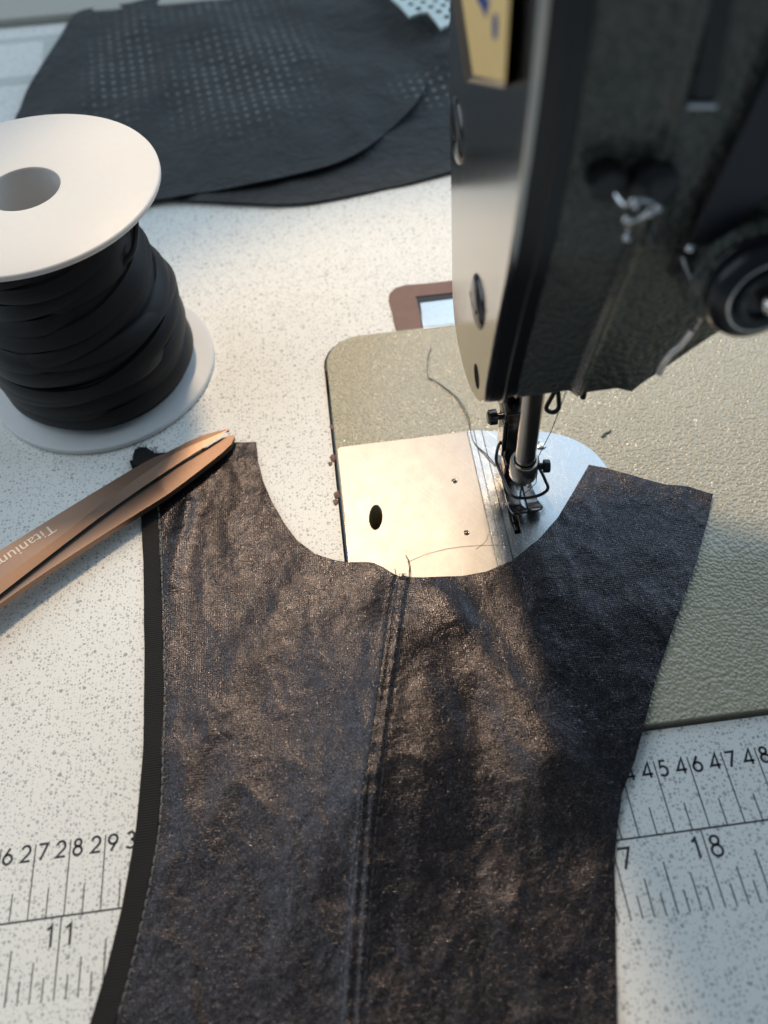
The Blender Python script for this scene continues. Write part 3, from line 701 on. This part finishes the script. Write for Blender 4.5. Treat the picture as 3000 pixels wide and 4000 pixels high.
# ------------------------------------------------------------------ spool of cord
SX, SY, SR, SH = 27.58, 21.05, 4.58, 8.55
sp = thing('cord_spool', 'white plastic spool wound with flat black cord, standing at the left of the table', 'spool', (SX, SY, 0))
def flange(name, z0, z1, hole):
    e = .07
    link(name, lathe_bm((SX, SY, 0), (0, 0, 1), [(hole, z0), (SR - e, z0), (SR, z0 + e), (SR, z1 - e), (SR - .03, z1 - .02), (SR - e, z1), (hole + .1, z1), (hole + .02, z1 - .02), (hole, z1 - .1)], 128, closed=True), M_FLANGE, sp, sharp=60)
flange('bottom_flange', 0, .28, .9); flange('top_flange', SH - .24, SH, 1.22)
link('core', lathe_bm((SX, SY, 0), (0, 0, 1), [(1.22, .2), (1.22, SH - .1), (1.5, SH - .1), (1.5, .2)], 64, closed=True), M_FLANGE, sp)
# wound cord: a flat band helix in layers, hourglass envelope
def renv(z):
    t = z / SH
    return 3.72 - .22 * sstep(.03, .0, t) - 1.05 * sstep(.25, .95, t) + .05 * math.sin(z * 2.1)
bm = bmesh.new()
lathe_bm((SX, SY, 0), (0, 0, 1), [(1.5, .3)] + [(renv(z) - .18, z) for z in [.3 + .25 * k for k in range(32)]] + [(1.5, SH - .25)], 64, bm)
def band(z0, z1, turns, a0, off, wdt, tilt, ph):
    n = int(turns * 72); prev = None
    for i in range(n + 1):
        t = i / n; a = a0 + turns * 2 * math.pi * t
        zc = z0 + (z1 - z0) * t + tilt * math.sin(a + ph) + .06 * math.sin(3.1 * a + ph)
        lean = .16 * math.sin(a * 1.7 + ph); sink = -.3 * (1 - sstep(0, .05, t) * (1 - sstep(.95, 1, t)))
        row = []
        for k, (s_, o_) in enumerate(((-.5, -.10), (-.47, .05), (-.2, .09), (.2, .09), (.47, .05), (.5, -.10))):
            z = max(.32, min(SH - .28, zc + s_ * wdt)); r = renv(z) + off + o_ + sink + (lean * .4 - .16) * s_ + .03 * math.sin(5 * a + ph * 3)
            row.append(bm.verts.new(W(SX + r * math.cos(a), SY + r * math.sin(a), z)))
        if prev:
            for k in range(5): bm.faces.new([prev[k], prev[k + 1], row[k + 1], row[k]])
        prev = row
band(.7, 7.8, 9, 0, -.16, .95, .25, 1.2)
for (z0, z1, tn, a0, off, tl_, ph, wd) in ((.75, 1.6, 1.6, 1.4, .0, .10, 1.0, .62), (1.6, 2.5, 1.4, 2.0, .10, .30, 1.5, .60), (2.4, 3.4, 1.5, 1.6, .02, .45, 1.0, .62), (3.3, 4.2, 1.4, 2.3, .12, .55, 1.4, .58), (4.2, 5.1, 1.5, 1.9, .04, .70, 1.3, .60), (5.0, 5.8, 1.4, 2.5, .14, .60, .9, .55), (5.7, 6.6, 1.5, 1.2, .04, .75, 1.6, .55), (6.6, 7.4, 1.4, 2.2, .12, .5, 1.0, .5),
        (2.0, 5.6, 1.9, 2.7, .16, .50, 1.2, .5), (4.6, 2.2, 1.6, 2.1, .18, .3, 1.9, .5)):
    band(z0, z1, tn, a0, off, wd, tl_, ph)
link('wound_cord', bm, M_CORD, sp)
# a loose loop standing out at the upper right
lp = [PZ(u, v, z) for u, v, z in ((480, 985, 7.9), (560, 900, 8.0), (612, 872, 7.7), (626, 905, 7.2), (627, 960, 6.7), (612, 1010, 6.3), (575, 1050, 6.2), (500, 1100, 6.1))]
lp = [Vector((SX + q * math.cos(a), SY + q * math.sin(a), z)) for q, a, z in ((2.3, .15, 8.3), (2.95, .12, 8.05), (3.22, .08, 7.6), (3.28, .0, 7.0), (3.2, -.1, 6.5), (3.1, -.3, 6.15), (2.7, -.6, 5.9))]
link('cord_loop', tube_bm(smooth_line(lp, 6), .11, 10), M_CORD, sp)

# ------------------------------------------------------------------ scissors
tip = PZ(900, 1690, .45)
ld = (PZ(0, 2300, 1.2) - tip); ld.z = 0; Ls = ld.length; ld.normalize()
def zbl(x, y): return .50 + .045 * max(0, (x - tip.x) * ld.x + (y - tip.y) * ld.y)
def ZB(dz, d0=None):
    def f(x, y):
        k = min(1, max(0, (x - tip.x) * ld.x + (y - tip.y) * ld.y) / 4.5)
        return zbl(x, y) + (dz if d0 is None else d0 + (dz - d0) * k)
    return f
scs = thing('scissors', 'copper coloured fabric scissors with open blades resting across the cloth corner beside the spool', 'scissors', (tip.x, tip.y, .4))
R6 = lambda a, b: (a / 1.508, 1600 + b / 1.508)
up_edge = [(892, 1676), (850, 1684), (796, 1699), (728, 1728), (663, 1762), (564, 1806), (331, 1945), (0, 2150), (-400, 2398), (-900, 2706)]
ridge = [(892, 1677), (850, 1697), (790, 1722), (720, 1752), (663, 1781), (597, 1826), (400, 1965), (219, 2108), (0, 2263), (-400, 2545), (-900, 2897)]
cut = [(892, 1678), (860, 1705), (829, 1726), (663, 1832), (497, 1945), (332, 2064), (0, 2321), (-400, 2632), (-900, 3020)]
def strip_mesh(a_px, b_px, za, zb2, n=40, bm=None):
    bm = bm or bmesh.new()
    def samp(px, zf):
        P_ = smooth_line([onf(u, v, zf) for u, v in px], 8); d = [0]
        for a, b in zip(P_, P_[1:]): d.append(d[-1] + (b - a).length)
        o = []
        for k in range(n + 1):
            s = d[-1] * k / n; i = 0
            while i < len(d) - 2 and d[i + 1] < s: i += 1
            o.append(P_[i] + (P_[i + 1] - P_[i]) * ((s - d[i]) / max(1e-6, d[i + 1] - d[i])))
        return o
    A, B = samp(a_px, za), samp(b_px, zb2)
    VA = [bm.verts.new(W(*p)) for p in A]; VB = [bm.verts.new(W(*p)) for p in B]
    for i in range(n): bm.faces.new([VA[i], VA[i + 1], VB[i + 1], VB[i]])
    return A, B, VA, VB, bm
# upper blade: flat face (text) + hollow-ground bevel + underside
A, B, VA, VB, bm = strip_mesh(up_edge, ridge, ZB(.17), ZB(.20, .175))
UA = [bm.verts.new(W(p.x + .01, p.y, p.z - .16)) for p in A]; n_ = len(A) - 1
for i in range(n_): bm.faces.new([VA[i + 1], VA[i], UA[i], UA[i + 1]])
A2, B2, VA2, VB2, bm = strip_mesh(ridge, cut, ZB(.198, .173), ZB(.08, .165), bm=bm)
for i in range(n_): bm.faces.new([VB2[i], VB2[i + 1], UA[i + 1], UA[i]])
bm.faces.new([VA[-1], VB[-1], VB2[-1], UA[-1]])
bmesh.ops.remove_doubles(bm, verts=bm.verts, dist=.00006)
blade = link('blade', bm, M_COPPER, scs, sharp=8)
blade['label'] = 'upper blade with etched word'
# lower blade
in_edge = [(912, 1697), (889, 1702), (870, 1710), (822, 1738), (663, 1849), (497, 1963), (332, 2087), (0, 2346), (-400, 2660), (-900, 3050)]
lo_edge = [(916, 1702), (916, 1718), (882, 1756), (796, 1825), (663, 1925), (564, 1988), (332, 2134), (0, 2358), (-400, 2668), (-900, 3060)]
sd_edge = [(916, 1706), (914, 1728), (882, 1768), (796, 1845), (663, 1950), (564, 2022), (332, 2170), (0, 2388), (-400, 2700), (-900, 3095)]
A, B, VA, VB, bm = strip_mesh(in_edge, lo_edge, ZB(-.02), ZB(-.02))
DB = [bm.verts.new(W(p.x - .02, p.y - .04, max(.12, p.z - .22))) for p in B]; DA = [bm.verts.new(W(p.x - .3 * min(1, i / 8), p.y + .5 * min(1, i / 8), max(.12, p.z - .26))) for i, p in enumerate(A)]
for i in range(n_):
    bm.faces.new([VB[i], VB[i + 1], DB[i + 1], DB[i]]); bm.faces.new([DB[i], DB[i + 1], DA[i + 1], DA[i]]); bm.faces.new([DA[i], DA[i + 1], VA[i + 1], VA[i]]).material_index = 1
blade2 = link('blade', bm, M_COPPER2, scs, sharp=25)
blade2.data.materials.append(M_INNER_SHADE); blade2['label'] = 'lower blade with plain flat face'
# lettering on the upper blade
fc = bpy.data.curves.new('lettering', 'FONT'); fc.body = 'Titanium'; fc.size = 1.0
fo = bpy.data.objects.new('lettering', fc); COL.objects.link(fo); bpy.context.view_layer.update()
me0 = fo.to_mesh(); tb = bmesh.new(); tb.from_mesh(me0); fo.to_mesh_clear(); bpy.data.objects.remove(fo); bpy.data.curves.remove(fc)
o0 = onf(202, 2046, ZB(.19)); o1 = onf(42, 2151, ZB(.19)); tsx = (o1 - o0).length / 2.5; tsy = (onf(181, 2060, ZB(.19)) - onf(204, 2088, ZB(.19))).length / .72
dx = (o1 - o0); 
# text x runs from o0 towards o1 over 6 glyphs; text up is towards the cutting edge
wtot = max(v.co.x for v in tb.verts); dxn = dx.normalized(); upv = Vector((dxn.y, -dxn.x, 0)) * -1
if upv.y > 0: upv = -upv
for v in tb.verts:
    p = o0 + dxn * (v.co.x * tsx) + upv * (v.co.y * tsy)
    v.co = W(p.x, p.y, zbl(p.x, p.y) + .196)
link('etched_lettering', tb, M_LETTER, blade, smooth=False)

# ------------------------------------------------------------------ cloths at the back
def hback1(x, y):
    return .55 + .35 * noise.noise(Vector((x * .12, y * .12, 2))) + .30 * noise.noise(Vector((x * .45, y * .25, 9))) - .5 * abs(noise.noise(Vector((x * .22 - y * .08, y * .12 + x * .1, 21)))) + .07 * noise.noise(Vector((x * 1.1, y * .8, 4))) + .10 * abs(noise.noise(Vector((x * .45 + y * .2, y * .3, 14))))
def hback0(x, y):
    return .20 + .10 * noise.noise(Vector((x * .2, y * .2, 5))) + .04 * noise.noise(Vector((x * .8, y * .6, 1))) + .9 * math.exp(-((y - 42.5) / 2.0) ** 2) * sstep(43, 45.5, x)
up = [(60, 470), (75, 430), (110, 340), (180, 225), (235, 140), (270, 80), (310, 42), (420, 22), (520, 8), (700, -40), (1000, -80), (1350, -80), (1540, -20), (1620, 60), (1672, 110), (1690, 170), (1694, 230), (1680, 290), (1645, 370), (1590, 440), (1500, 525), (1400, 595), (1300, 640), (1150, 680), (1000, 712), (850, 742), (750, 756), (600, 780), (400, 800), (200, 760), (80, 620)]
ups = smooth_line([(u, v, 0) for u, v in up], 4, True)
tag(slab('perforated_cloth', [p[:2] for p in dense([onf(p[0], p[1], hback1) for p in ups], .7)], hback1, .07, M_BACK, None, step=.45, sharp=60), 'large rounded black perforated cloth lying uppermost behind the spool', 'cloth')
lo = [(560, 700), (640, 772), (800, 784), (980, 792), (1100, 796), (1230, 786), (1400, 755), (1600, 712), (1760, 668), (2000, 600), (2100, 300), (1900, 60), (1720, 70), (1600, 20), (1400, -20), (900, 300)]
los = smooth_line([(u, v, 0) for u, v in lo], 4, True)
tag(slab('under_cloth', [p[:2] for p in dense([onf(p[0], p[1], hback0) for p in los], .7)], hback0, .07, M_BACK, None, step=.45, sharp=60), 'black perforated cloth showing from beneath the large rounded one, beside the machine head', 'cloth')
mo = [PZ(u, v, 1.6) for u, v in ((1525, -10), (1560, 22), (1600, 60), (1640, 48), (1672, 46), (1700, 75), (1722, 112), (1755, 92), (1800, 60), (1850, -60), (1800, -200), (1480, -200))]
hl = []
mo2 = [p[:2] for p in mo]
y = min(p[1] for p in mo2); r = 0
while y < max(p[1] for p in mo2):
    x = min(p[0] for p in mo2) + (.36 if r % 2 else 0)
    while x < max(p[0] for p in mo2):
        cc = [(x + .20 * math.cos(a), y + .24 * math.sin(a)) for a in [2 * math.pi * k / 10 for k in range(10)]]
        if all(inside((x + 1.5 * (q[0] - x), y + 1.5 * (q[1] - y)), mo2) for q in cc): hl.append(cc)
        x += .72
    y += .66; r += 1
tag(slab('white_mesh_sheet', mo2, lambda x, y: 1.6 + .1 * noise.noise(Vector((x, y, 0))), .15, M_MESH, None, holes=hl, smooth=False), 'white perforated mesh offcut lying on the black cloth at the back', 'mesh')
